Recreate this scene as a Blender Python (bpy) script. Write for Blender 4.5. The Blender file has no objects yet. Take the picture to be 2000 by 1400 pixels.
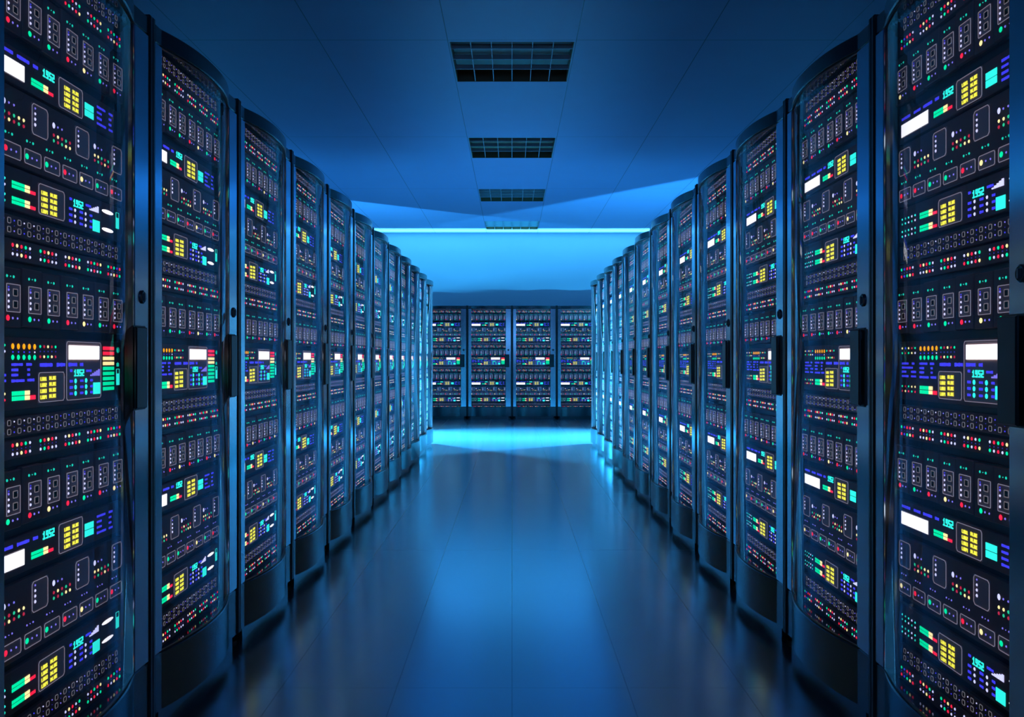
import bpy, math, random
from mathutils import Vector, Matrix
random.seed(7)
PI = math.pi
C = bpy.context.scene.collection
sc = bpy.context.scene

# ---------------------------------------------------------------- layout (metres)
CAM_Z = 1.066          # eye height
X = 1.0176             # door plane of the side rows
W = 0.8                # rack pitch
Y0 = 1.704             # near edge of the first rack
N_SIDE = 12
Y_BACK = 15.88         # door plane of the end row
Y_WALL = 17.0
CEIL = CAM_Z + 2.42
ROOM_X = 4.2
ROOM_Y0 = -3.0

# ---------------------------------------------------------------- materials
def nodes(name):
    m = bpy.data.materials.new(name); m.use_nodes = True
    return m, m.node_tree.nodes, m.node_tree.links
def pbr(name, col, rough=0.5, metal=0.0, ior=1.5, noise=0.0, nscale=40.0, aniso=0.0):
    m, n, l = nodes(name)
    b = n['Principled BSDF']
    b.inputs['Base Color'].default_value = (*col, 1)
    b.inputs['Roughness'].default_value = rough
    b.inputs['Metallic'].default_value = metal
    b.inputs['IOR'].default_value = ior
    b.inputs['Anisotropic'].default_value = aniso
    if noise:
        tc = n.new('ShaderNodeTexCoord'); t = n.new('ShaderNodeTexNoise')
        t.inputs['Scale'].default_value = nscale; t.inputs['Detail'].default_value = 3
        mp = n.new('ShaderNodeMapRange')
        mp.inputs['To Min'].default_value = rough*(1-noise); mp.inputs['To Max'].default_value = min(1, rough*(1+noise))
        l.new(tc.outputs['Object'], t.inputs['Vector']); l.new(t.outputs['Fac'], mp.inputs['Value'])
        l.new(mp.outputs['Result'], b.inputs['Roughness'])
    return m
def lamp(name, col, s, samp='NONE'):
    m, n, l = nodes(name)
    b = n['Principled BSDF']
    b.inputs['Base Color'].default_value = (col[0]*.3, col[1]*.3, col[2]*.3, 1)
    b.inputs['Roughness'].default_value = .4
    b.inputs['Emission Color'].default_value = (*col, 1)
    b.inputs['Emission Strength'].default_value = s
    m.cycles.emission_sampling = samp
    return m

MAT = {}
MAT['plate'] = pbr('faceplate_enamel', (.30,.155,.15), .55, noise=.2)
MAT['panel'] = pbr('raised_bezel_enamel', (.85,.55,.52), .45)
MAT['black'] = pbr('black_plastic', (.006,.006,.007), .35)
MAT['gloss'] = pbr('polished_black_lining', (.006,.006,.008), .07)
MAT['cap'] = pbr('dark_satin_paint', (.016,.020,.026), .22, noise=.15, ior=1.8)
MAT['post'] = pbr('brushed_steel', (.44,.54,.62), .15, 1.0, noise=.12)
MAT['steel'] = pbr('dark_steel', (.12,.13,.15), .3, 1.0)
MAT['line'] = lamp('backlit_bezel_line', (.48,.45,.60), .48)
MAT['line2'] = lamp('faint_backlit_port', (.55,.52,.60), .32)
MAT['R'] = lamp('led_red', (1,.015,.06), 1.30)
MAT['r'] = lamp('led_dim_red', (.55,.02,.06), 1.04)
MAT['G'] = lamp('led_green', (.0,.80,.36), 1.30)
MAT['g'] = lamp('led_soft_green', (.02,.55,.28), 1.17)
MAT['Y'] = lamp('led_warm_yellow', (1,.83,.36), 1.43)
MAT['y'] = lamp('led_text_yellow', (.95,.90,.07), 1.23)
MAT['W'] = lamp('led_blue_white', (.62,.62,1), 1.43)
MAT['w'] = lamp('led_violet', (.24,.20,.95), 1.04)
MAT['B'] = lamp('led_blue', (.055,.05,.95), 1.10)
MAT['b'] = lamp('led_faint_blue', (.035,.03,.35), 0.91)
MAT['T'] = lamp('led_teal', (.01,.62,.45), 1.17)
MAT['C'] = lamp('led_cyan', (.03,.92,.80), 1.30)
MAT['A'] = lamp('led_amber', (1,.38,.0), 1.30)
MAT['S'] = lamp('white_display', (.95,.93,1), 1.7)
KEYS = list(MAT)

def glass_material():
    m, n, l = nodes('tinted_glass')
    n.remove(n['Principled BSDF'])
    out = n['Material Output']
    tr = n.new('ShaderNodeBsdfTransparent'); tr.inputs['Color'].default_value = (.965,.98,.99,1)
    gl = n.new('ShaderNodeBsdfAnisotropic'); gl.inputs['Roughness'].default_value = .02
    gl.inputs['Color'].default_value = (1,1,1,1)
    g = n.new('ShaderNodeNewGeometry')
    dt = n.new('ShaderNodeVectorMath'); dt.operation = 'DOT_PRODUCT'
    l.new(g.outputs['Normal'], dt.inputs[0]); l.new(g.outputs['Incoming'], dt.inputs[1])
    def mth(op, a, b=None):
        q = n.new('ShaderNodeMath'); q.operation = op
        for i, v in enumerate((a, b)):
            if v is None: continue
            if isinstance(v, (int, float)): q.inputs[i].default_value = v
            else: l.new(v, q.inputs[i])
        return q.outputs[0]
    k = mth('POWER', mth('SUBTRACT', 1.0, mth('ABSOLUTE', dt.outputs['Value'])), 5.0)
    fac = mth('ADD', mth('MULTIPLY', k, .42), .026)
    mx = n.new('ShaderNodeMixShader')
    l.new(fac, mx.inputs[0]); l.new(tr.outputs[0], mx.inputs[1]); l.new(gl.outputs[0], mx.inputs[2])
    l.new(mx.outputs[0], out.inputs['Surface'])
    return m
MAT['glass'] = glass_material(); KEYS.append('glass')

def seam_material(name, col, rough, xs, ys, width, dark, gloss=0.0, gcol=(.8,.85,.9), grough=.2, bump=.3):
    """flat panels with thin straight joints; xs/ys = (period, offset)"""
    m, n, l = nodes(name)
    b = n['Principled BSDF']; out = n['Material Output']
    g = n.new('ShaderNodeNewGeometry'); s = n.new('ShaderNodeSeparateXYZ'); l.new(g.outputs['Position'], s.inputs[0])
    def line(axis, per, off):
        a = n.new('ShaderNodeMath'); a.operation = 'ADD'; a.inputs[1].default_value = 100*per - off + per/2
        l.new(s.outputs[axis], a.inputs[0])
        md = n.new('ShaderNodeMath'); md.operation = 'MODULO'; md.inputs[1].default_value = per; l.new(a.outputs[0], md.inputs[0])
        sb = n.new('ShaderNodeMath'); sb.operation = 'SUBTRACT'; sb.inputs[1].default_value = per/2; l.new(md.outputs[0], sb.inputs[0])
        ab = n.new('ShaderNodeMath'); ab.operation = 'ABSOLUTE'; l.new(sb.outputs[0], ab.inputs[0])
        lt = n.new('ShaderNodeMath'); lt.operation = 'LESS_THAN'; lt.inputs[1].default_value = width/2; l.new(ab.outputs[0], lt.inputs[0])
        return lt
    la, lb = line('X', *xs), line('Y', *ys)
    mx = n.new('ShaderNodeMath'); mx.operation = 'MAXIMUM'; l.new(la.outputs[0], mx.inputs[0]); l.new(lb.outputs[0], mx.inputs[1])
    noise = n.new('ShaderNodeTexNoise'); noise.inputs['Scale'].default_value = 3.0; l.new(g.outputs['Position'], noise.inputs['Vector'])
    cr = n.new('ShaderNodeMixRGB'); cr.inputs[1].default_value = (*col,1); cr.inputs[2].default_value = (*[c*.93 for c in col],1)
    l.new(noise.outputs['Fac'], cr.inputs[0])
    c2 = n.new('ShaderNodeMixRGB'); c2.inputs[2].default_value = (*[c*dark for c in col],1)
    l.new(mx.outputs[0], c2.inputs[0]); l.new(cr.outputs[0], c2.inputs[1]); l.new(c2.outputs[0], b.inputs['Base Color'])
    b.inputs['Roughness'].default_value = rough
    if gloss:
        gb = n.new('ShaderNodeBsdfAnisotropic'); gb.inputs['Color'].default_value = (*gcol,1); gb.inputs['Roughness'].default_value = grough
        ms = n.new('ShaderNodeMixShader')
        k = n.new('ShaderNodeMath'); k.operation = 'MULTIPLY'; k.inputs[1].default_value = -gloss*.22
        k2 = n.new('ShaderNodeMath'); k2.operation = 'ADD'; k2.inputs[1].default_value = gloss
        l.new(mx.outputs[0], k.inputs[0]); l.new(k.outputs[0], k2.inputs[0]); l.new(k2.outputs[0], ms.inputs[0])
        l.new(b.outputs[0], ms.inputs[1]); l.new(gb.outputs[0], ms.inputs[2]); l.new(ms.outputs[0], out.inputs['Surface'])
    return m

# ---------------------------------------------------------------- mesh builder
class MB:
    def __init__(s): s.v = []; s.f = []; s.m = []; s.sm = []
    def face(s, pts, k, smooth=False):
        i = len(s.v); s.v += [tuple(p) for p in pts]; s.f.append(tuple(range(i, i+len(pts)))); s.m.append(k); s.sm.append(smooth)
    def box(s, x0, x1, y0, y1, z0, z1, k):
        i = len(s.v)
        s.v += [(x0,y0,z0),(x1,y0,z0),(x1,y1,z0),(x0,y1,z0),(x0,y0,z1),(x1,y0,z1),(x1,y1,z1),(x0,y1,z1)]
        for q in ((0,3,2,1),(4,5,6,7),(0,1,5,4),(1,2,6,5),(2,3,7,6),(3,0,4,7)):
            s.f.append(tuple(i+a for a in q)); s.m.append(k); s.sm.append(False)
    def bevbox(s, x0, x1, y0, y1, z0, z1, k, b=.0015):
        """box whose front (low y) edges are chamfered"""
        i = len(s.v)
        s.v += [(x0,y1,z0),(x1,y1,z0),(x1,y1,z1),(x0,y1,z1), (x0,y0+b,z0),(x1,y0+b,z0),(x1,y0+b,z1),(x0,y0+b,z1),
                (x0+b,y0,z0+b),(x1-b,y0,z0+b),(x1-b,y0,z1-b),(x0+b,y0,z1-b)]
        Q = [(0,3,2,1),(8,9,10,11)]
        for a in range(4):
            c = (a+1)%4
            Q += [(a,c,4+c,4+a),(4+a,4+c,8+c,8+a)]
        for q in Q:
            s.f.append(tuple(i+a for a in q)); s.m.append(k); s.sm.append(False)
    def led(s, x, z, r, k, y, n=8, rz=None, d=.0012):
        """small domed lens proud of the plate at depth y"""
        rz = rz or r; i = len(s.v)
        for rr, dd in ((1,0),(.72,-d)):
            for a in range(n):
                t = 2*PI*a/n + PI/n
                s.v.append((x+r*rr*math.cos(t), y+dd, z+rz*rr*math.sin(t)))
        for a in range(n):
            c = (a+1)%n
            s.f.append((i+a, i+c, i+n+c, i+n+a)); s.m.append(k); s.sm.append(True)
        s.f.append(tuple(i+n+a for a in range(n))); s.m.append(k); s.sm.append(True)
    def bar(s, x0, x1, z0, z1, k, y, d=.0010):
        s.box(min(x0,x1), max(x0,x1), y-d, y+.0004, min(z0,z1), max(z0,z1), k)
    def ring(s, x0, x1, z0, z1, k, y, t=.0013, c=.006, d=.0010):
        """outlined rectangle with cut corners"""
        def loop(e):
            return [(x0+c,z0+e),(x1-c,z0+e),(x1-e,z0+c),(x1-e,z1-c),(x1-c,z1-e),(x0+c,z1-e),(x0+e,z1-c),(x0+e,z0+c)]
        o, q = loop(0), loop(t); n = 8
        for a in range(n):
            b = (a+1)%n
            s.face([(o[a][0],y-d,o[a][1]),(o[b][0],y-d,o[b][1]),(q[b][0],y-d,q[b][1]),(q[a][0],y-d,q[a][1])], k)
            s.face([(o[a][0],y,o[a][1]),(o[b][0],y,o[b][1]),(o[b][0],y-d,o[b][1]),(o[a][0],y-d,o[a][1])], k)
    def glyphs(s, txt, x0, x1, z0, z1, k, y):
        G = {'1':'010110010010111','9':'111101111001111','5':'111100111001111','2':'111001111100111','3':'111001111001111','4':'101101111001001',
             'L':'100100100100111','A':'111101111101101','N':'101111111111101','D':'110101101101110','U':'101101101101111','E':'111100111100111'}
        n = len(txt); cw = (x1-x0)/(n*3+(n-1)); ch = (z1-z0)/5
        for j, c in enumerate(txt):
            g = G[c]
            for r in range(5):
                q = 0
                while q < 3:
                    if g[r*3+q] == '1':
                        e = q
                        while e < 2 and g[r*3+e+1] == '1': e += 1
                        s.bar(x0+(j*4+q)*cw, x0+(j*4+e+1)*cw-cw*.08, z1-(r+1)*ch+ch*.06, z1-r*ch, k, y); q = e
                    q += 1
    def dash(s, x0, x1, z, h, k, y):
        """a word too small to read: a row of uneven little strokes"""
        x = x0
        while x < x1-.0005:
            w = min(random.uniform(.0045,.0095), x1-x)
            hh = h*random.uniform(.78,1)
            s.bar(x, x+w-.0006, z-hh/2, z+hh/2, k, y); x += w
    def join(s, o):
        i = len(s.v); s.v += o.v; s.f += [tuple(a+i for a in f) for f in o.f]; s.m += o.m; s.sm += o.sm
    def mesh(s, name):
        me = bpy.data.meshes.new(name); me.from_pydata(s.v, [], s.f)
        used = []
        for k in s.m:
            if k not in used: used.append(k)
        for k in used: me.materials.append(MAT[k])
        ix = {k: i for i, k in enumerate(used)}
        me.polygons.foreach_set('material_index', [ix[k] for k in s.m])
        me.polygons.foreach_set('use_smooth', s.sm)
        me.update(); return me

def link(name, me, parent=None, loc=(0,0,0)):
    o = bpy.data.objects.new(name, me); C.objects.link(o); o.location = loc
    if parent: o.parent = parent
    return o
def struct(name, mb):
    o = link(name, mb.mesh(name)); o['kind'] = 'structure'; return o

# ---------------------------------------------------------------- rack units
# x runs 0..0.8 across the cabinet seen from the front, y is depth (front is low), z is height above the floor
PX0, PX1 = .0625, .7165      # faceplate width
YF = .047                    # faceplate plane
YS = YF - .0002
def zz(a): return a + CAM_Z
def cen(top, bot): return (zz(top)+zz(bot))/2

def face(top, bot, y=YF):
    m = MB(); m.bevbox(PX0, PX1, y, y+.012, zz(bot), zz(top), 'plate'); return m

def ports(top, bot):
    b = face(top, bot); c = cen(top, bot); subs = []
    for i in range(16):
        m = MB(); x = .0975+.0391*i
        for dz in (.0095,-.0095):
            m.ring(x-.0066, x+.0066, c+dz-.0062, c+dz+.0062, 'line2', YS, t=.0012, c=.0022)
            m.box(x-.0042, x+.0042, YF-.0004, YF+.0002, c+dz-.0038, c+dz+.0038, 'black')
        if i < 15:
            m.led(x+.0195, c+.0112, .0019, random.choice('wwBW'), YS, 6)
            m.led(x+.0195, c-.0112, .0019, random.choice('wwwB'), YS, 6)
            m.led(x+.0195, c, .0013, 'b', YS, 6)
        subs.append(('network_port', m))
    return b, subs

DOTS = [('GBRRW','RBGYR'),('RYRGW','WWYRW'),('GRYRW','WGRWW'),('WYRWG','RGWRY'),('WRGRY','GWRWG'),('GRGBR','RWYRG')]
def dots(top, bot):
    b = face(top, bot); c = cen(top, bot); subs = []
    for g, (a, d) in enumerate(DOTS):
        m = MB()
        for j in range(5):
            x = .0775+.1120*g+.0170*j
            for k, dz in ((a[j], .0095), (d[j], -.0095)):
                m.led(x, c+dz, .0043 if k in 'RYG' else .0035, k, YS)
            m.led(x, c, .0017, 'b', YS, 6)
        subs.append(('indicator_lights', m))
    return b, subs

def blades(top, bot, cols):
    c = cen(top, bot); b = MB(); subs = []
    b.box(PX0-.008, PX1, YF+.006, YF+.014, zz(bot), zz(top), 'black')
    for i in range(8):
        m = MB(); x0 = .0507+.083*i; fx = x0+.0217
        st = (0, .0015, .0004, .0018, .0, .0014, .0006, .001)[i]; y = YF-.006+st; ys = y-.0002
        sh = (0, -.002, .001, -.0015, .0015, -.001, 0, -.002)[i]
        m.bevbox(x0+.001, x0+.0815 if i < 7 else PX1, y, YF+.010, zz(bot)+.002+sh, zz(top)-.002+sh, 'plate', .002)
        m.bar(fx, fx+.053, c-.033, c+.027, 'panel', ys, .0012)
        m.ring(fx, fx+.053, c-.033, c+.027, 'line', ys-.0013, c=.002)
        yl = ys-.0014
        for z, k, r in ((.0195,'B',.0016),(.0135,'w',.0028),(.0015,'W',.0028),(-.0105,'W',.0030),(-.0225,'W',.0033)):
            m.led(x0+.0302, c+z, r, k, yl)
        for z0, z1 in ((.0035,.0150),(-.0220,-.0100)):
            m.ring(x0+.0465, x0+.0640, c+z0-.002, c+z1+.002, 'line2', yl, t=.0011, c=.001)
            m.box(x0+.0485, x0+.0620, yl-.0006, yl+.0012, c+z0, c+z1, 'black')
        m.led(x0+.0302, c-.0455, .0068, cols[i], ys, 12, .0062)
        m.led(x0+.0480, c-.0455, .0028, 'w', ys); m.led(x0+.0662, c-.0455, .0025, 'w', ys)
        m.led(x0+.0265, c+.0425, .0033, 'T', ys); m.led(x0+.0395, c+.0425, .0014, 'T', ys, 6); m.led(x0+.0515, c+.0425, .0033, 'T', ys)
        subs.append(('blade_module', m))
    return b, subs

def lan_panel(x0, x1, z0, z1, c1, c2, ztop, pitch, h=.0086):
    m = MB(); m.bar(x0, x1, z0, z1, 'panel', YS, .0012); m.ring(x0, x1, z0, z1, 'line', YS-.0013)
    for r in range(4):
        z = ztop - r*pitch
        m.glyphs('LAN'+'1234'[r], c1[0], c1[1], z-h, z, 'y', YS-.0013)
        m.glyphs('DLUE', c2[0], c2[1], z-h+.0014, z+.0014, 'y', YS-.0013)
    return m
def meter(x0, z1, w=.0505, yel=.0205, red=.0215, h=.0068, gap=.0018, skip=1):
    m = MB()
    for r in range(2):
        zt = z1 - r*(h+gap)
        for a in range(6):
            cw = w/6; m.bar(x0+a*cw, x0+(a+1)*cw-.0020, zt-h, zt, 'G', YS)
        for a in range(2):
            cw = yel/2; m.bar(x0+w+a*cw, x0+w+(a+1)*cw-.0018, zt-h, zt, 'Y', YS)
        if r == 1: m.bar(x0+w+yel, x0+w+yel+red, zt-h, zt, 'R', YS)
    return m

def status(top, bot):
    b = face(top, bot); c = cen(top, bot); subs = []
    m = MB(); m.ring(.0765, .235, c-.0255, c+.0115, 'line2', YS, t=.0015, c=.002); m.box(.078,.2335,YS-.0012,YS+.0006,c-.0240,c+.0100,'S')
    subs.append(('display_screen', m))
    for x0, x1 in ((.080,.130),(.152,.190),(.206,.254),(.270,.290)):
        m = MB(); m.dash(x0, x1, c+.0245, .0078, 'B', YS); subs.append(('display_text', m))
    m = MB(); m.glyphs('1952', .3115, .3615, c+.0135, c+.0325, 'C', YS); subs.append(('clock_display', m))
    subs.append(('level_meter', meter(.263, c-.0045, w=.051, yel=.0205)))
    subs.append(('text_display', lan_panel(.379, .495, c-.0345, c+.0360, (.4055,.4320), (.4450,.4740), c+.0225, .0136)))
    m = MB(); m.bar(.509,.5545,c-.0025,c+.0130,'C',YS); m.bar(.509,.5545,c-.0200,c-.0045,'C',YS); subs.append(('status_lamp', m))
    m = MB()
    for r, (a, d) in enumerate((((.5735,.620),(.640,.662)),((.5735,.600),(.640,.655)),((.5735,.600),(.640,.655)),((.5735,.624),(.640,.662)))):
        z = c+.0200-.0140*r; m.dash(a[0],a[1],z,.0062,'B',YS); m.dash(d[0],d[1],z,.0062,'B',YS)
    subs.append(('display_text', m))
    return b, subs

CL = [('GRGYY','RYRGR'),('RYRGR','GRGYY'),('YYGRG','RGRYR')]
def storage(top, bot, cols, pair):
    b = face(top, bot); c = cen(top, bot); subs = []
    for i in range(4):
        x = (.0665,.262,.459,.655)[i]; x1 = x+.068 if i < 3 else PX1-.003
        m = MB(); m.bar(x, x1, c+.0005, c+.070, 'panel', YS, .0015); m.ring(x, x1, c+.0005, c+.070, 'line', YS-.0016, c=.007)
        for j, z in enumerate((.060,.048,.036,.0235)): m.led(x+.0140, c+z, (.0026,.0032,.0036,.0040)[j], 'wWWW'[j], YS-.0016)
        subs.append(('drive_card', m))
    for j in range(3):
        m = MB(); x = .157+.2025*j
        m.led(x, c+.0440, .0060, 'W', YS, 12, .0070); m.led(x+.018, c+.0440, .0028, 'w', YS); m.led(x+.037, c+.0440, .0028, 'w', YS)
        for q in range(5):
            m.led(x+.0188*q, c+.0215, .0041, CL[j][0][q].replace('R','r').replace('G','g'), YS)
            m.led(x+.0188*q, c+.0085, .0041, CL[j][1][q].replace('R','r').replace('G','g'), YS)
        subs.append(('indicator_lights', m))
    for i in range(8):
        m = MB(); x = .079+.083*i; r = .0033 if pair == 'T' else .0024; subs.append(('indicator_lights', m))
        m.led(x, c-.0200, r, pair, YS); m.led(x+.0125, c-.0200, .0013, pair, YS, 6); m.led(x+.025, c-.0200, r, pair, YS)
    for i in range(8):
        x = .0675+.0825*i; x1 = min(x+.0690, PX1-.002)
        m = MB(); m.bar(x, x1, c-.0705, c-.0375, 'panel', YS, .0012); m.ring(x, x1, c-.0705, c-.0375, 'line', YS-.0013, c=.004)
        m.led(x+.0110, c-.0540, .0070, cols[i], YS-.0013, 12, .0066); m.led(x+.031, c-.0540, .0026, 'w', YS-.0013); m.led(x+.0505, c-.0540, .0026, 'w', YS-.0013)
        subs.append(('drive_bay', m))
    return b, subs

def keypad(c, dotk, z0=(-.0020,-.0165,-.0310), topz=.0170, dx=0):
    m = MB()
    m.dash(.433+dx,.444+dx,c+topz+.005,.0066,'B',YS); m.dash(.514+dx,.541+dx,c+topz+.0035,.0062,'B',YS)
    r = .0042 if dotk == 'W' else .0062
    for z in z0:
        m.dash(.431+dx,.446+dx,c+z,.0066,'B',YS); m.led(.4600+dx, c+z, r, dotk, YS, 10); m.dash(.483+dx,.499+dx,c+z,.0062,'B',YS)
        m.led(.5135+dx, c+z, r, dotk, YS, 10); m.dash(.535+dx,.548+dx,c+z,.0062,'B',YS)
    return m
def bars(x0, x1, z0, z1, k):
    m = MB(); n = 5; w = (x1-x0)/n
    for i in range(n): m.bar(x0+i*w, x0+(i+1)*w-.002, z0, z0+(z1-z0)*(i+1)/n, k, YS)
    return m
def meters(top, bot):
    b = face(top, bot); c = cen(top, bot); subs = []
    m = MB()
    for g, z in enumerate((.0155,-.0180)):
        for q in range(5):
            x = .082+.0192*q
            m.led(x, c+z, .0031, 'CTCWC'[q], YS); m.led(x, c+z-.0130, .0031, 'TCWTW'[(q+g)%5], YS)
    subs.append(('indicator_lights', m))
    subs.append(('level_meter', meter(.1865, c+.0160))); subs.append(('level_meter', meter(.1865, c-.0175)))
    subs.append(('text_display', lan_panel(.290, .406, c-.0380, c+.0315, (.303,.3290), (.3417,.3710), c+.0165, .0138)))
    m = MB(); m.glyphs('1952', .452, .500, c+.0060, c+.0245, 'C', YS); subs.append(('clock_display', m))
    subs.append(('keypad_lights', keypad(c, 'W')))
    subs.append(('signal_bars', bars(.534,.584,c+.0115,c+.0270,'W')))
    m = MB(); m.bar(.551,.588,c-.0385,c-.0095,'C',YS); subs.append(('status_lamp', m))
    for z0, z1 in ((.0165,.0275),(-.0305,-.0200)):
        m = MB(); m.led(.6345, c+(z0+z1)/2, .034, 'S', YS, 12, (z1-z0)/2); subs.append(('strip_lamp', m))
    m = MB(); m.ring(.6820,.7000,c-.0130,c+.0300,'C',YS,t=.0010,c=.001); m.bar(.6835,.6985,c-.0120,c+.0160,'C',YS); subs.append(('battery_gauge', m))
    return b, subs

def console(top, bot):
    b = face(top, bot); c = cen(top, bot); subs = []
    m = MB()
    def row(x0, dx, z, s, r, rz=None):
        for j, k in enumerate(s): m.led(x0+dx*j, c+z, r, k, YS, 8, rz)
    row(.082,.0192,.0600,'YBYrG',.0030); row(.082,.0192,.0470,'GrGYW',.0030)
    row(.082,.0192,-.0425,'GrGYY',.0030); row(.082,.0192,-.0555,'rYRGR',.0030)
    row(.190,.0217,.0580,'AAAAA',.0058,.0066); row(.190,.0217,.0460,'BBBBW',.0020); row(.190,.0217,.0345,'GGGGG',.0060)
    row(.300,.0168,.0590,'GrYrG',.0034); row(.300,.0168,.0480,'bbbbb',.0020); row(.300,.0168,.0360,'rYGYr',.0034)
    subs.append(('indicator_lights', m))
    m = MB()
    for x0, x1, z in ((.081,.120,.0190),(.141,.155,.0190),(.081,.145,.0080),(.081,.106,-.0030),(.136,.164,-.0030),(.081,.12,-.0150),(.136,.164,-.0150),
                      (.185,.228,.0190),(.243,.265,.0190),(.185,.210,.0075),(.247,.257,.0075),(.185,.210,-.0035),(.247,.257,-.0035),(.185,.235,-.0160),(.247,.275,-.0155)):
        m.dash(x0, x1, c+z, .0062, 'B', YS)
    for x0, x1 in ((.297,.351),(.371,.409),(.425,.467),(.482,.498)): m.dash(x0, x1, c+.0175, .0090, 'B', YS-.0012)
    subs.append(('display_text', m))
    subs.append(('level_meter', meter(.1865, c-.0385, h=.0092, gap=.0018)))
    subs.append(('text_display', lan_panel(.290, .405, c-.0675, c+.0010, (.2985,.3245), (.3370,.3660), c-.0100, .0138)))
    m = MB(); m.bar(.415,.593,c-.0685,c+.0735,'panel',YS,.0012); m.ring(.415,.593,c-.0685,c+.0735,'line',YS-.0013)
    for a in (keypad(c, 'C', (-.0225,-.0375,-.0525), -.002),): m.join(shift_y(a))
    subs.append(('display_panel', m))
    m = MB(); m.box(.4265,.5815,YS-.0030,YS-.0008,c+.0300,c+.0640,'S'); subs.append(('display_screen', m))
    m = MB(); m.glyphs('1952', .4530, .5020, c-.0115, c+.0055, 'C', YS-.0013); subs.append(('clock_display', m))
    a = bars(.535,.588,c-.0115,c+.0050,'w'); subs.append(('signal_bars', shift_y(a)))
    m = MB(); m.bar(.551,.588,c-.0580,c-.0290,'C',YS-.0013); subs.append(('status_lamp', m))
    m = MB()
    for i, k in enumerate('RRYYGGGGG'):
        z = c+.0635-.0132*i; m.bar(.6075,.6705,z-.0088,z,'G' if k=='G' else k,YS)
    subs.append(('bar_meter', m))
    m = MB(); m.ring(.6850,.7030,c-.0390,c+.0045,'C',YS,t=.0010,c=.001); m.bar(.6865,.7015,c-.0380,c-.0080,'C',YS)
    m.ring(.6870,.7010,c+.0480,c+.0620,'T',YS,t=.0010,c=.004); m.bar(.6925,.6955,c+.0500,c+.0590,'T',YS)
    for i in range(3): m.bar(.687+.005*i,.690+.005*i,c+.0110,c+.0200+.002*(i%2),'T',YS,.0008)
    subs.append(('battery_gauge', m))
    return b, subs
def shift_y(m, d=-.0013):
    m.v = [(x, y+d, z) for x, y, z in m.v]; return m

UNITS = [
 ('network_switch', ports(.931,.886)), ('indicator_unit', dots(.881,.837)), ('blade_server', blades(.826,.695,'YRGGRYGR')),
 ('status_server', status(.668,.589)), ('storage_server', storage(.582,.417,'RRGGRYGR','T')), ('power_controller', meters(.411,.320)),
 ('network_switch', ports(.308,.263)), ('indicator_unit', dots(.258,.212)), ('blade_server', blades(.199,.068,'RRGGRYGR')),
 ('control_console', console(.0485,-.108)),
 ('network_switch', ports(-.123,-.165)), ('indicator_unit', dots(-.172,-.2135)), ('blade_server', blades(-.232,-.361,'RGRYRGRY')),
 ('status_server', status(-.382,-.464)), ('storage_server', storage(-.480,-.646,'YRGGRYGR','w')), ('power_controller', meters(-.664,-.756)),
 ('network_switch', ports(-.776,-.821)), ('indicator_unit', dots(-.826,-.873)),
]
UNIT_MESH = []
for nm, (b, subs) in UNITS:
    near = (b.mesh(nm), [(sn, sm.mesh(sn)) for sn, sm in subs])
    allm = MB(); allm.join(b)
    for sn, sm in subs: allm.join(sm)
    UNIT_MESH.append((nm, near, allm.mesh(nm)))

# ---------------------------------------------------------------- cabinet parts
AX0, AX1 = .075, .688
def arc(n=24, off=0.0, box=False):
    out = []
    for i in range(n+1):
        t = -1+2*i/n; x = (AX0+AX1)/2 + t*(AX1-AX0)/2
        out.append((x, -(.048*(1-abs(t)**2.2) if box else .042*max(0,1-t*t)**1.2)+off))
    return out
def bowed(z0, z1, k, bev=.003, skin=.012, inset=0.0, depth=None):
    """bowed front cover following the outline of the door; a skin, or a solid slab when depth is given"""
    m = MB(); f = [(.0185+inset,inset)] + [(x, y+inset) for x, y in arc(24,0,True)] + [(.7815-inset,inset)]
    n = len(f)
    def put(z, e): return [(min(max(x, .0185+e), .7815-e), y+e, z) for x, y in f]
    def inner(z): return [(x, depth if depth else y+skin, z) for x, y in f]
    rings = [put(z0,bev), put(z0+bev,0), put(z1-bev,0), put(z1,bev), inner(z1), inner(z0)]
    for a, b in zip(rings, rings[1:]+rings[:1]):
        for i in range(n-1): m.face([a[i],a[i+1],b[i+1],b[i]], k, False)
    for e in (0, n-1): m.face([r[e] for r in (rings if e else rings[::-1])], k)
    return m
ZG0, ZG1 = zz(-.845), zz(.905)
ZB = .050            # the cabinets stand on levelling feet
body = MB()
for x0, x1 in ((.0005,.0175),(.7825,.7995)): body.bevbox(x0, x1, -.006, .78, ZB, zz(.966), 'black', .003)
body.box(.0175,.7825,.10,.78,ZB,zz(.955),'black')
body.box(.0175,.7825,.062,.10,zz(-.900),zz(.955),'black')
body_me = body.mesh('cabinet_body')
plinth = bowed(ZB, ZG0-.003, 'cap'); plinth.box(.060,.740,.004,.010,.0,ZB+.004,'cap'); plinth.box(.060,.740,.010,.016,.0,ZB+.02,'black'); plinth_me = plinth.mesh('plinth')
foot = MB()
for z0, z1, r0, r1 in ((0,.010,.026,.026),(.010,.014,.026,.010),(.014,ZB,.010,.010)):
    for a in range(14):
        t0, t1 = 2*PI*a/14, 2*PI*(a+1)/14
        foot.face([(r0*math.cos(t0),r0*math.sin(t0),z0),(r0*math.cos(t1),r0*math.sin(t1),z0),(r1*math.cos(t1),r1*math.sin(t1),z1),(r1*math.cos(t0),r1*math.sin(t0),z1)],'black')
foot_me = foot.mesh('levelling_foot')
fascia = bowed(ZG1+.003, zz(.959), 'cap'); fascia.join(bowed(zz(.942), zz(.957), 'black', .001, inset=.003, depth=.10)); fascia_me = fascia.mesh('top_fascia')
ledge = MB()       # polished lining under and over the equipment
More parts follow.
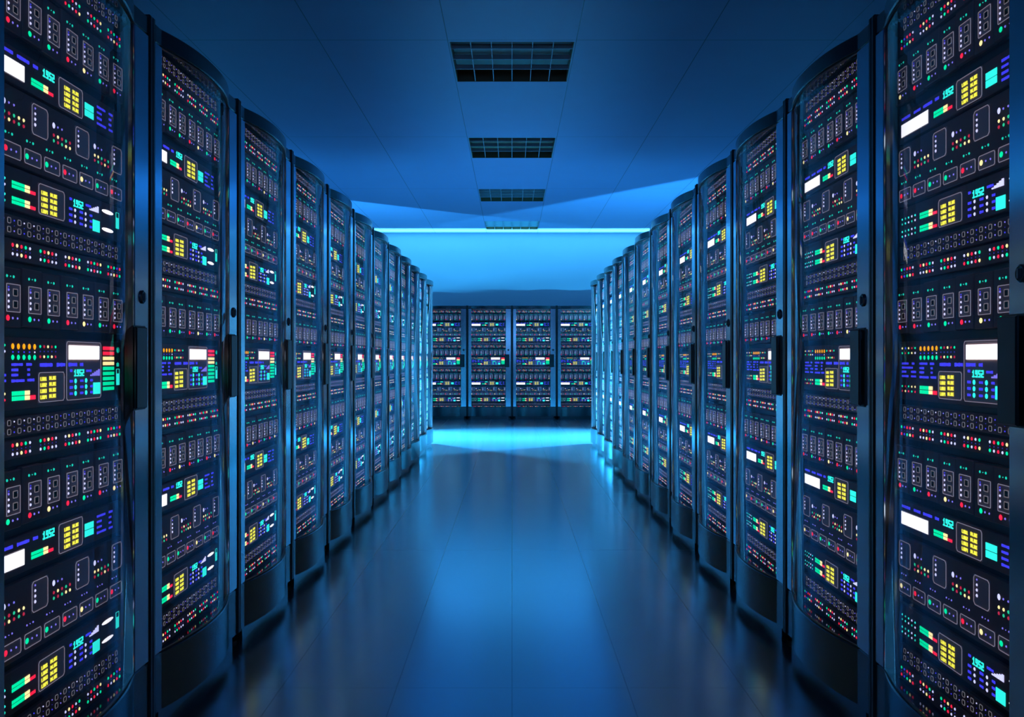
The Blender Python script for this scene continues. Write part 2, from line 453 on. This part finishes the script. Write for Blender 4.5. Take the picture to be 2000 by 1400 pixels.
def ledge_at(z, up):
    f = [(.0185,.004)] + arc(20,.008) + [(.7815,.004)]
    t = .0022
    za, zb = (z, z+t)
    for i in range(len(f)-1):
        for q, fl in ((zb,0),(za,1)):
            p = [(f[i][0],f[i][1],q),(f[i+1][0],f[i+1][1],q),(f[i+1][0],.060,q),(f[i][0],.060,q)]
            ledge.face(p[::-1] if fl else p, 'gloss')
        ledge.face([(f[i][0],f[i][1],za),(f[i+1][0],f[i+1][1],za),(f[i+1][0],f[i+1][1],zb),(f[i][0],f[i][1],zb)], 'gloss')
ledge_at(zz(-.8805)+.0005, 1); ledge_at(zz(.9365), 0)
for x0, x1 in ((.0485,.0605),(.7180,.7300)): ledge.box(x0, x1, .050, .062, zz(-.876), zz(.935), 'black')
ledge_me = ledge.mesh('interior_lining')
# door: steel stiles, bowed glass, seal
def stile(x0, x1):
    m = MB(); m.bevbox(x0, x1, -.002, .003, ZG0+.001, ZG1, 'post', .002); m.box(x0+.001, x1-.001, .003, .026, ZG0+.001, ZG1, 'black'); return m
stile_n = stile(.0190, .0750).mesh('door_stile'); stile_w = stile(.6880, .7810).mesh('door_stile')
glass = MB(); T = .005
fo, fi = arc(24,0.0), arc(24,T)
for i in range(24):
    glass.face([(fo[i][0],fo[i][1],ZG0),(fo[i+1][0],fo[i+1][1],ZG0),(fo[i+1][0],fo[i+1][1],ZG1),(fo[i][0],fo[i][1],ZG1)], 'glass', True)
glass2 = []
for i in range(24):
    glass.face([(fi[i+1][0],fi[i+1][1],ZG0),(fi[i][0],fi[i][1],ZG0),(fi[i][0],fi[i][1],ZG1),(fi[i+1][0],fi[i+1][1],ZG1)], 'glass', True)
    for z in (ZG0, ZG1):
        glass.face([(fo[i][0],fo[i][1],z),(fo[i+1][0],fo[i+1][1],z),(fi[i+1][0],fi[i+1][1],z),(fi[i][0],fi[i][1],z)], 'black')
def weld(me):
    import bmesh
    b = bmesh.new(); b.from_mesh(me); bmesh.ops.remove_doubles(b, verts=b.verts, dist=1e-5); b.to_mesh(me); b.free()
glass_me = glass.mesh('glass_pane'); weld(glass_me)
def seal_mesh(z):
    seal = MB(); f1, f2 = arc(24,-.0012), arc(24,T+.001)
    for i in range(24):
        a, b2, c2, d2 = f1[i], f1[i+1], f2[i+1], f2[i]
        for q in (z, z+.004): seal.face([(a[0],a[1],q),(b2[0],b2[1],q),(c2[0],c2[1],q),(d2[0],d2[1],q)], 'black')
        seal.face([(a[0],a[1],z),(b2[0],b2[1],z),(b2[0],b2[1],z+.004),(a[0],a[1],z+.004)], 'black')
        seal.face([(c2[0],c2[1],z),(d2[0],d2[1],z),(d2[0],d2[1],z+.004),(c2[0],c2[1],z+.004)], 'black')
    me = seal.mesh('door_seal'); weld(me); return me
seal_lo, seal_hi = seal_mesh(ZG0-.003), seal_mesh(ZG1-.001)
hd = MB(); hz0, hz1 = zz(-.137), zz(.092)
hd.bevbox(.672, .752, -.0045, -.0022, hz0, hz1, 'black', .001)
hd.bevbox(.668, .738, -.016, -.0095, hz0+.004, hz1-.004, 'black', .003)
for z0, z1 in ((hz0+.012,hz0+.034),(hz1-.034,hz1-.012)): hd.box(.680,.728,-.0100,-.0040,z0,z1,'steel')
handle_me = hd.mesh('door_handle')
lk = MB(); lx, lz = .735, zz(.1715)
for r0, y0, r1, y1, k in ((.0185,-.0022,.0185,-.0050,'steel'),(.0185,-.0050,.0150,-.0075,'steel'),(.0150,-.0075,.0110,-.0062,'black'),(.0110,-.0062,.0001,-.0062,'black')):
    for a in range(20):
        t0, t1 = 2*PI*a/20, 2*PI*(a+1)/20
        lk.face([(lx+r0*math.cos(t0),y0,lz+r0*math.sin(t0)),(lx+r0*math.cos(t1),y0,lz+r0*math.sin(t1)),(lx+r1*math.cos(t1),y1,lz+r1*math.sin(t1)),(lx+r1*math.cos(t0),y1,lz+r1*math.sin(t0))], k)
lk.box(lx-.0028, lx+.0028, -.0120, -.0060, lz-.010, lz+.010, 'steel')
lock_me = lk.mesh('door_lock')

def cabinet(loc, rot, label, group, near):
    r = bpy.data.objects.new('server_cabinet', None); C.objects.link(r); r.empty_display_size = .2
    r.location = loc; r.rotation_euler = (0,0,rot); r['label'] = label; r['category'] = 'server rack'; r['group'] = group
    for n, me in (('cabinet_body',body_me),('plinth',plinth_me),('top_fascia',fascia_me),('interior_lining',ledge_me)): link(n, me, r)
    for fx in (.045,.755):
        for fy in (.045,.72): link('levelling_foot', foot_me, r, (fx,fy,0))
    d = link('door_stile', stile_n, r); d = link('door_stile', stile_w, r)
    link('door_handle', handle_me, d); link('door_lock', lock_me, d)
    g = link('glass_pane', glass_me, r); link('door_seal', seal_lo, g); link('door_seal', seal_hi, g)
    for nm, (bm, subs), full in UNIT_MESH:
        if near:
            u = link(nm, bm, r)
            for sn, sm in subs: link(sn, sm, u)
        else: link(nm, full, r)
    return r

ORD = ['nearest','second','third','fourth','fifth','sixth','seventh','eighth','ninth','tenth','eleventh','last']
for k in range(N_SIDE):
    for side in (-1, 1):
        s = 'left-hand' if side < 0 else 'right-hand'
        if k == 0: lab = f'tall black server rack with bowed glass door, cut off by {"left" if side<0 else "right"} edge of photo'
        elif k == N_SIDE-1: lab = f'last and smallest glass-doored server rack of the {s} row, at the bright cross aisle'
        else: lab = f'glass-doored server rack, {ORD[k]} from the camera in the {s} row'
        y = Y0 + W*k
        if side < 0: cabinet((-X, y, 0), PI/2, lab, 'server racks of the left row', k < 4)
        else: cabinet((X, y+W, 0), -PI/2, lab, 'server racks of the right row', k < 4)
BL = ['leftmost server rack of the end row facing the camera, partly hidden by left row','server rack of the end row left of the bright middle gap',
      'server rack of the end row right of the bright middle gap','rightmost server rack of the end row facing the camera, partly hidden by right row']
BL = ['server rack of the end row hidden behind the last racks of the left-hand row'] + BL + ['server rack of the end row hidden behind the last racks of the right-hand row']
for i in range(6): cabinet((-3*W+W*i, Y_BACK, 0), 0, BL[i], 'server racks of the end row', False)

# ---------------------------------------------------------------- room
MAT['ceil'] = seam_material('ceiling_panels', (.37,.40,.66), .55, (.976,.488), (2.928,6.73), .007, .35)
MAT['floor'] = seam_material('polished_floor_tiles', (.13,.135,.15), .45, (.375,0), (2.087,2.885), .004, .65, gloss=.56, gcol=(.62,.88,1.0), grough=.19)
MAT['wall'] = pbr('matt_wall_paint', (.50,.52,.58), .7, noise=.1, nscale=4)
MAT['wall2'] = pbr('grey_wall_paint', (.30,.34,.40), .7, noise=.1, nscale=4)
MAT['vent'] = pbr('vent_reflector', (.20,.13,.07), .45, ior=1.5)
MAT['louvre'] = pbr('louvre_blade', (.42,.50,.58), .45)

m = MB(); m.box(-ROOM_X, ROOM_X, ROOM_Y0, Y_WALL, -.06, 0, 'floor'); struct('floor', m)
VENTS = [6.768+2.928*i for i in range(-3, 4)]
VL, VW = .975, .478
m = MB(); ys = [ROOM_Y0]
for v in VENTS: ys += [v, v+VL]
ys.append(Y_WALL)
for i in range(len(ys)-1):
    a, b = ys[i], min(ys[i+1], Y_WALL)
    if i % 2: spans = ((-ROOM_X,-VW),(VW,ROOM_X))
    else: spans = ((-ROOM_X,ROOM_X),)
    for x0, x1 in spans: m.box(x0, x1, a, b, CEIL, CEIL+.004, 'ceil')
struct('ceiling', m)
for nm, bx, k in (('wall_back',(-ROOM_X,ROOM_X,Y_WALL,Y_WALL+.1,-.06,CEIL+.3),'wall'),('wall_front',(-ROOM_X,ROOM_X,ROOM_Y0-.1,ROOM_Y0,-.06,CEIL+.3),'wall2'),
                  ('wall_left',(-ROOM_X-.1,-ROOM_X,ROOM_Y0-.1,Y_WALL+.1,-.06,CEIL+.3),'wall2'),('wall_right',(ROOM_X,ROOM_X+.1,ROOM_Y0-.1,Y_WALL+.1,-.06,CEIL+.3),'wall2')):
    m = MB(); m.box(*bx, k); struct(nm, m)

hs = MB(); D = .10; t = .006
hs.box(-VW, VW, 0, VL, D, D+t, 'vent')
hs.box(-VW, -VW+t, 0, VL, 0, D, 'vent'); hs.box(VW-t, VW, 0, VL, 0, D, 'vent'); hs.box(-VW+t, VW-t, 0, t, 0, D, 'vent'); hs.box(-VW+t, VW-t, VL-t, VL, 0, D, 'vent')
house_me = hs.mesh('light_housing')
gr = MB()
for i in range(1, 6):
    x = -VW+2*VW*i/6; gr.box(x-.003, x+.003, t, VL-t, .004, .034, 'louvre')
for y in (.155, .398, .640): gr.box(-VW+t, VW-t, y-.004, y+.004, .0, .038, 'louvre')
grille_me = gr.mesh('louvre_grille')
VLAB = {3:'largest recessed louvred ceiling light, nearest the camera', 4:'second recessed louvred ceiling light from the camera',
        5:'third recessed louvred ceiling light from the camera', 6:'smallest louvred ceiling light, in the bright band beside the back wall'}
for i, v in enumerate(VENTS):
    if i < 3: 
        # out of the frame above and behind the camera: plain closed panel
        m = MB(); m.box(-VW, VW, v, v+VL, CEIL, CEIL+.004, 'ceil'); struct('ceiling', m); continue
    o = bpy.data.objects.new('ceiling_light', None); C.objects.link(o); o.location = (0, v, CEIL)
    o['label'] = VLAB[i]; o['category'] = 'ceiling light'; o['group'] = 'ceiling lights over the aisle'
    link('light_housing', house_me, o); link('louvre_grille', grille_me, o)

# ---------------------------------------------------------------- light
def area(name, loc, nrm, size, power, col, spread=180, sy=None):
    d = bpy.data.lights.new(name, 'AREA'); d.energy = power; d.color = col; d.spread = math.radians(spread)
    if sy: d.shape = 'RECTANGLE'; d.size = size; d.size_y = sy
    else: d.size = size
    o = bpy.data.objects.new(name, d); C.objects.link(o); o.location = loc
    o.rotation_euler = Vector(nrm).to_track_quat('-Z', 'Y').to_euler()
    return o
BLUE = (.035,.47,1.0)
UPR, UPL = 330, 185
area('aisle_lamp', (-2.5,13.2,CAM_Z+.22), (2.8,-1.4,-1.29), .25, 760, BLUE, 84)
area('aisle_lamp', (3.0,12.83,CAM_Z+.22), (-3.3,-1.0,-1.29), .25, 920, BLUE, 84)
def added_uplight(px, py, u, v, aim, power, label, z0):
    """an added, unseen lamp whose tall plate and low edges shape its light"""
    o = bpy.data.objects.new('added_uplight', None); C.objects.link(o); o.location = (px, py, 0)
    o.rotation_euler = (0, 0, math.atan2(u[1], u[0]))
    o['label'] = label; o['category'] = 'added lamp'; o['group'] = 'added light-shaping boxes behind the rows'
    sgn = 1 if (-u[1]*v[0] + u[0]*v[1]) > 0 else -1      # which side of u the lit side lies
    def bx(n, x0, x1, y0, y1, z0_, z1_, k='black'):
        m = MB(); y0, y1 = sorted((y0*sgn, y1*sgn)); m.bevbox(x0, x1, y0, y1, z0_, z1_, k, .002); return link(n, m.mesh(n), o)
    bx('trough', -.50, .50, -.035, .50, z0-.12, z0-.10)
    bx('light_stop', -.52, .52, .50, .52, z0-.12, z0+.135)
    bx('light_stop', -.52, -.50, -.035, .50, z0-.12, z0+.135)
    bx('light_stop', .50, .52, -.035, .50, z0-.12, z0+.135)
    bx('light_shield', -.52, .90, -.055, -.035, z0-.12, z0+.75)  # added plate that cuts the light into a crisp ceiling wedge
    bx('stand', -.03, .03, .15, .21, .02, z0-.12); bx('base', -.25, .25, .02, .34, .0, .02)
    area('added_uplight_lamp', (px, py, z0), aim, .04, power, BLUE)
added_uplight(3.2, 14.78-1.12*3.2, (-.666,.746), (.746,.666), (-4,5,1.2), UPR, 'added unseen light-shaping box behind the far end of the right-hand row', .50)
added_uplight(-3.4, 15.48-.744*3.4, (.802,.597), (-.597,.802), (5,3.5,1.2), UPL, 'added unseen light-shaping box behind the far end of the left-hand row', 1.19)
area('wall_washer', (0,16.80,CAM_Z+.25), (0,-.07,1), 6.0, 56, (.14,.80,1.0), 18, .06)
area('fill_light', (0,-2.6,CAM_Z+.9), (0,1,.9), 4.0, 42, (.12,.42,1.0), 180, 1.2)  # added dim fill from behind the camera, stands for no fitting

w = bpy.data.worlds.new('World'); sc.world = w; w.use_nodes = True
w.node_tree.nodes['Background'].inputs[0].default_value = (.02,.05,.1,1); w.node_tree.nodes['Background'].inputs[1].default_value = .2

# ---------------------------------------------------------------- camera
cd = bpy.data.cameras.new('camera'); cam = bpy.data.objects.new('camera', cd); C.objects.link(cam)
cam.location = (0,0,CAM_Z); cam.rotation_euler = (PI/2,0,0)
cd.sensor_width = 36; cd.lens = 36*1735/2000; cd.shift_y = .001; cd.clip_start = .05; cd.clip_end = 60
sc.camera = cam
sc.view_settings.view_transform = 'Standard'; sc.view_settings.look = 'None'
sc.view_settings.gamma = 1; sc.view_settings.exposure = 0; sc.view_settings.use_curve_mapping = False
cy = sc.cycles
cy.max_bounces = 10; cy.diffuse_bounces = 4; cy.glossy_bounces = 6; cy.transparent_max_bounces = 24; cy.transmission_bounces = 4
cy.use_denoising = True; cy.sample_clamp_indirect = 6
cy.caustics_reflective = False
